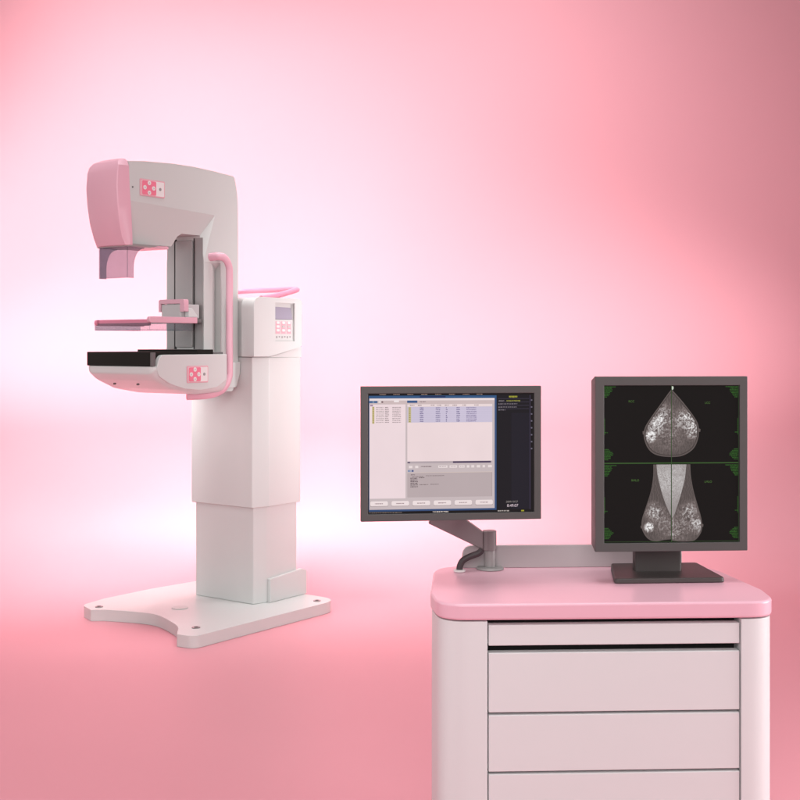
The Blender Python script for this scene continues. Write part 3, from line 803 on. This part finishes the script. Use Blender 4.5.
# back shell tapers towards the rear
def rr(w_, h_, y, dz=0): return [bm.verts.new(p) for p in ((-w_ / 2, y, -h_ / 2 + dz), (w_ / 2, y, -h_ / 2 + dz), (w_ / 2, y, h_ / 2 + dz), (-w_ / 2, y, h_ / 2 + dz))]
q = [rr(RW - 0.001, RH - 0.001, 0.0141), rr(RW - 0.004, RH - 0.018, 0.052), rr(RW - 0.06, RH - 0.09, 0.062)]
for a, b in zip(q, q[1:]):
    for i in range(4): bm.faces.new((a[i], a[(i + 1) % 4], b[(i + 1) % 4], b[i]))
bm.faces.new(q[0][::-1]); bm.faces.new(q[-1])
o = link('back_shell', bm, STAND, RM, bevel=0.002); at(o)
# stand
bm = BM(); prism(bm, rounded([(-0.062, 0.030), (0.044, 0.030), (0.044, 0.060), (-0.062, 0.060)], 0.006, 3), 'z', 0.012, zc - RH / 2 + 0.06)
o = link('stand_neck', bm, STAND, RM, bevel=0.002); o.location.y = -0.002
bm = BM()
fo = [(-0.127, -0.040), (0.122, -0.040), (0.105, 0.115), (-0.098, 0.115)]
lo = [bm.verts.new((x, y, 0)) for x, y in rounded(fo, 0.010, 4)]
zt = lambda x, y: 0.011 + 0.006 * min(1, (y + 0.035) / 0.09)
hi = [bm.verts.new((x * 0.985, y, zt(x, y))) for x, y in rounded(fo, 0.010, 4)]
n = len(lo); bm.faces.new(lo[::-1]); bm.faces.new(hi)
for i in range(n): bm.faces.new((lo[i], lo[(i + 1) % n], hi[(i + 1) % n], hi[i]))
link('stand_foot', bm, STAND, RM, bevel=0.0025, seg=3)

# x-ray pictures: tissue texture with denser, brighter islands
def tissue(name, base, bright, spots, nscale, W0=0.0):
    m = bpy.data.materials.new(name); m.use_nodes = True; nt = m.node_tree; p = nt.nodes['Principled BSDF']
    p.inputs['Base Color'].default_value = (0.006, 0.006, 0.006, 1); p.inputs['Roughness'].default_value = 0.4; p.inputs['Specular IOR Level'].default_value = 0.05
    tc = nt.nodes.new('ShaderNodeTexCoord')
    n = nt.nodes.new('ShaderNodeTexNoise'); n.inputs['Scale'].default_value = nscale; n.inputs['Detail'].default_value = 6
    n.inputs['Roughness'].default_value = 0.62; n.inputs['Distortion'].default_value = 1.6
    nt.links.new(tc.outputs['Object'], n.inputs['Vector'])
    def math_(op, a, b=None, c=None):
        k = nt.nodes.new('ShaderNodeMath'); k.operation = op
        for i, v in enumerate((a, b, c)):
            if v is None: continue
            if isinstance(v, (int, float)): k.inputs[i].default_value = v
            else: nt.links.new(v, k.inputs[i])
        return k.outputs[0]
    # fibrous streaks
    wv = nt.nodes.new('ShaderNodeTexWave'); wv.inputs['Scale'].default_value = nscale * 0.55; wv.inputs['Distortion'].default_value = 9
    wv.inputs['Detail'].default_value = 4; wv.inputs['Detail Scale'].default_value = 1.6
    nt.links.new(tc.outputs['Object'], wv.inputs['Vector'])
    dens = None
    for (x, z, rad, amp) in spots:
        d = nt.nodes.new('ShaderNodeVectorMath'); d.operation = 'DISTANCE'
        nt.links.new(tc.outputs['Object'], d.inputs[0]); d.inputs[1].default_value = (x, -0.041, z)
        g = math_('MULTIPLY', math_('MAXIMUM', math_('SUBTRACT', 1.0, math_('DIVIDE', d.outputs['Value'], rad)), 0.0), amp)
        dens = g if dens is None else math_('ADD', dens, g)
    k = math_('MULTIPLY', math_('MAXIMUM', math_('SUBTRACT', n.outputs['Fac'], 0.38), 0.0), 3.4)
    v = math_('MULTIPLY', dens, k)
    v = math_('ADD', v, math_('MULTIPLY', math_('POWER', wv.outputs['Fac'], 3.0), 0.08))
    v = math_('MULTIPLY', math_('ADD', v, base), bright)
    cr = nt.nodes.new('ShaderNodeValToRGB')
    cr.color_ramp.elements[0].position = 0.0; cr.color_ramp.elements[0].color = srgb(44, 38, 36)
    cr.color_ramp.elements[1].position = 1.0; cr.color_ramp.elements[1].color = srgb(240, 238, 238)
    mid = cr.color_ramp.elements.new(0.35); mid.color = srgb(122, 110, 108)
    nt.links.new(v, cr.inputs[0]); nt.links.new(cr.outputs[0], p.inputs['Emission Color'])
    p.inputs['Emission Strength'].default_value = 1.0
    return m

X0, X1, Z0, Z1 = 603.0, 740.0, 386.4, 543.4
def loc(pxx, pyy):
    return ((pxx - X0) / (X1 - X0) * sw - sw / 2 + 0.001, zc + sh / 2 - (pyy - Z0) / (Z1 - Z0) * sh - 0.0005)
def S(pxx, pyy, rad, amp): x, z = loc(pxx, pyy); return (x, z, rad * sw / 137.0, amp)
T_top = tissue('xray_tissue_upper', 0.16, 0.86, [S(662, 415, 15, 0.9), S(655, 426, 12, 1.1), S(649.5, 438, 7, 2.6), S(686, 419, 14, 1.2), S(694, 431, 11, 1.4), S(678, 430, 26, 0.35), S(660, 436, 24, 0.35)], 105)
T_low = tissue('xray_tissue_lower', 0.16, 0.86, [S(653, 512, 12, 0.9), S(648.5, 528, 6, 3.0), S(660, 520, 16, 0.5), S(690, 512, 13, 0.9), S(698, 527, 10, 1.2), S(682, 525, 20, 0.5), S(672, 535, 20, 0.4)], 105)
T_pec = tissue('xray_muscle', 0.68, 0.66, [S(662, 480, 30, 0.35), S(680, 480, 30, 0.3)], 220)
rimm = em(98, 88, 86)
c = Canvas(X0, X1, Z0, Z1, sw, sh, 0.004)
dark = em(22, 19, 18); grn = em(52, 98, 40); grnl = em(66, 84, 56)
c.rect(X0, Z0, X1, Z1, em(24, 20, 19), 0)
c.rect(X0 + .6, Z0 + .6, X1 - .6, 463.2, dark, 1); c.rect(X0 + .6, 465.4, X1 - .6, Z1 - .6, dark, 1)
c.rect(X0, 463.6, X1, 464.8, em(58, 88, 46), 2); c.rect(X0, Z1 - 1.2, X1, Z1 - 0.6, em(50, 70, 42), 2)
c.rect(X0, Z0, X0 + 0.5, Z1, em(50, 66, 44), 2); c.rect(X1 - .5, Z0, X1, Z1, em(50, 66, 44), 2)
def curve(pts, n=6):
    return [(p.x, p.y) for p in smooth_path([(a, b, 0) for a, b in pts], n)]
up_l = curve([(671.2, 391), (668, 395), (660, 406), (652, 417), (645.5, 427), (643.6, 434), (644.2, 441), (647.5, 449), (653, 454.5), (661, 457.3), (671.2, 458.2)])
up_r = curve([(671.9, 391), (675, 394), (683, 403), (692, 414.5), (698, 424), (699.3, 432), (698.6, 440), (695, 448.5), (689, 454), (681, 457.4), (671.9, 458.2)])
def inset(pts, k, cx_, cy_): return [(cx_ + (x - cx_) * k, cy_ + (y - cy_) * k) for x, y in pts]
for p, cx_ in ((up_l, 671.2), (up_r, 671.9)):
    c.poly(p, rimm, 3); c.poly(inset(p, 0.955, cx_, 430), em(72, 64, 62), 4); c.poly(inset(p, 0.925, cx_, 430), T_top, 5)
c.poly([(642.4, 432.6), (644.2, 431.8), (644.2, 436), (642.6, 435.4)], rimm, 3); c.poly([(699.2, 429.6), (701, 430.4), (700.8, 433), (699.2, 433.4)], rimm, 3)
c.poly([(671.6, 387.4), (673.4, 387.6), (673.8, 389.4), (672.8, 391.4), (671.8, 390.4)], em(205, 215, 200), 6)
lo_l = [(671.0, 465.6)] + curve([(653.2, 465.6), (653.0, 478), (650.5, 493), (646, 507), (641.8, 520), (641.6, 529), (645, 536.5), (650, 541), (657, 542.2), (664, 541), (671.0, 540.4)])
lo_r = [(671.8, 465.6)] + curve([(690.6, 465.6), (691.4, 478), (694, 492), (698, 506), (701.5, 518), (702.8, 528), (701, 535), (696, 541), (690, 542.6), (680, 542.7), (671.8, 541.6)])
for p, cx_ in ((lo_l, 671.0), (lo_r, 671.8)):
    c.poly(p, rimm, 3); c.poly([(cx_ + (x - cx_) * 0.955, y if y < 470 else y - 0.9) for x, y in p], T_low, 5)
c.poly([(640.4, 526.6), (642, 526), (642, 529.4), (640.6, 529)], rimm, 3); c.poly([(702.4, 525), (704, 525.6), (703.8, 528), (702.4, 528.4)], rimm, 3)
c.poly([(671.0, 465.6)] + curve([(656.4, 465.6), (657.5, 476), (660.5, 489), (664.5, 502), (669, 513), (671.0, 516.5)], 5), T_pec, 6)
c.poly([(671.8, 465.6)] + curve([(686.6, 465.6), (685.0, 480), (681.5, 494), (677.5, 507), (674.0, 516.5), (671.8, 519)], 5), T_pec, 6)
c.rect(671.25, Z0, 671.85, Z1, em(60, 84, 50), 8)
# green overlay text blocks in the corners
def corner(xa, ya, sx, sy, n_):
    for i in range(n_):
        ln = (13 if i == 0 else 9.5 - 1.1 * abs(i - 2)) * random.uniform(0.82, 1.0)
        y = ya + sy * i * 1.45
        a, b = (xa, xa + sx * ln) if sx > 0 else (xa - ln, xa)
        c.marks(a, b, y, grn, 3, h=1.0, gap=0.25, wmin=0.4, wmax=1.4)
def corner_low(xa, ya, sx, n_):
    for i in range(n_):
        ln = [4.5, 6.5, 8.5, 9.5, 9, 7, 6.5, 5][i % 8] * random.uniform(0.85, 1.0)
        y = ya + i * 1.45
        a, b = (xa, xa + ln) if sx > 0 else (xa - ln, xa)
        c.marks(a, b, y, grn, 3, h=1.0, gap=0.25, wmin=0.4, wmax=1.4)
for yt, yb in ((387.6, 450.0), (466.0, 528.6)):
    corner(603.9, yt, 1, 1, 8); corner(739.2, yt, -1, 1, 8)
    corner_low(603.9, yb, 1, 8); corner_low(739.2, yb, -1, 8)
    for i in range(11):
        c.rect(603.8, yt + 32 + i * 1.5, 604.5, yt + 33 + i * 1.5, grn, 3); c.rect(738.6, yt + 32 + i * 1.5, 739.3, yt + 33 + i * 1.5, grn, 3)
    c.marks(604.4, 607.4, yt + 45.5, grn, 3, h=1.0); c.marks(736.0, 738.6, yt + 45.5, grn, 3, h=1.0)
grt = em(82, 118, 58)
c.text('RCC', 631.2, 402.6, 2.2, grt, 3); c.text('LCC', 708.2, 404.2, 2.2, grt, 3)
c.text('RMLO', 635.0, 481.4, 2.2, grt, 3); c.text('LMLO', 708.8, 483.2, 2.2, grt, 3)
o = c.done('screen', RM); at(o)
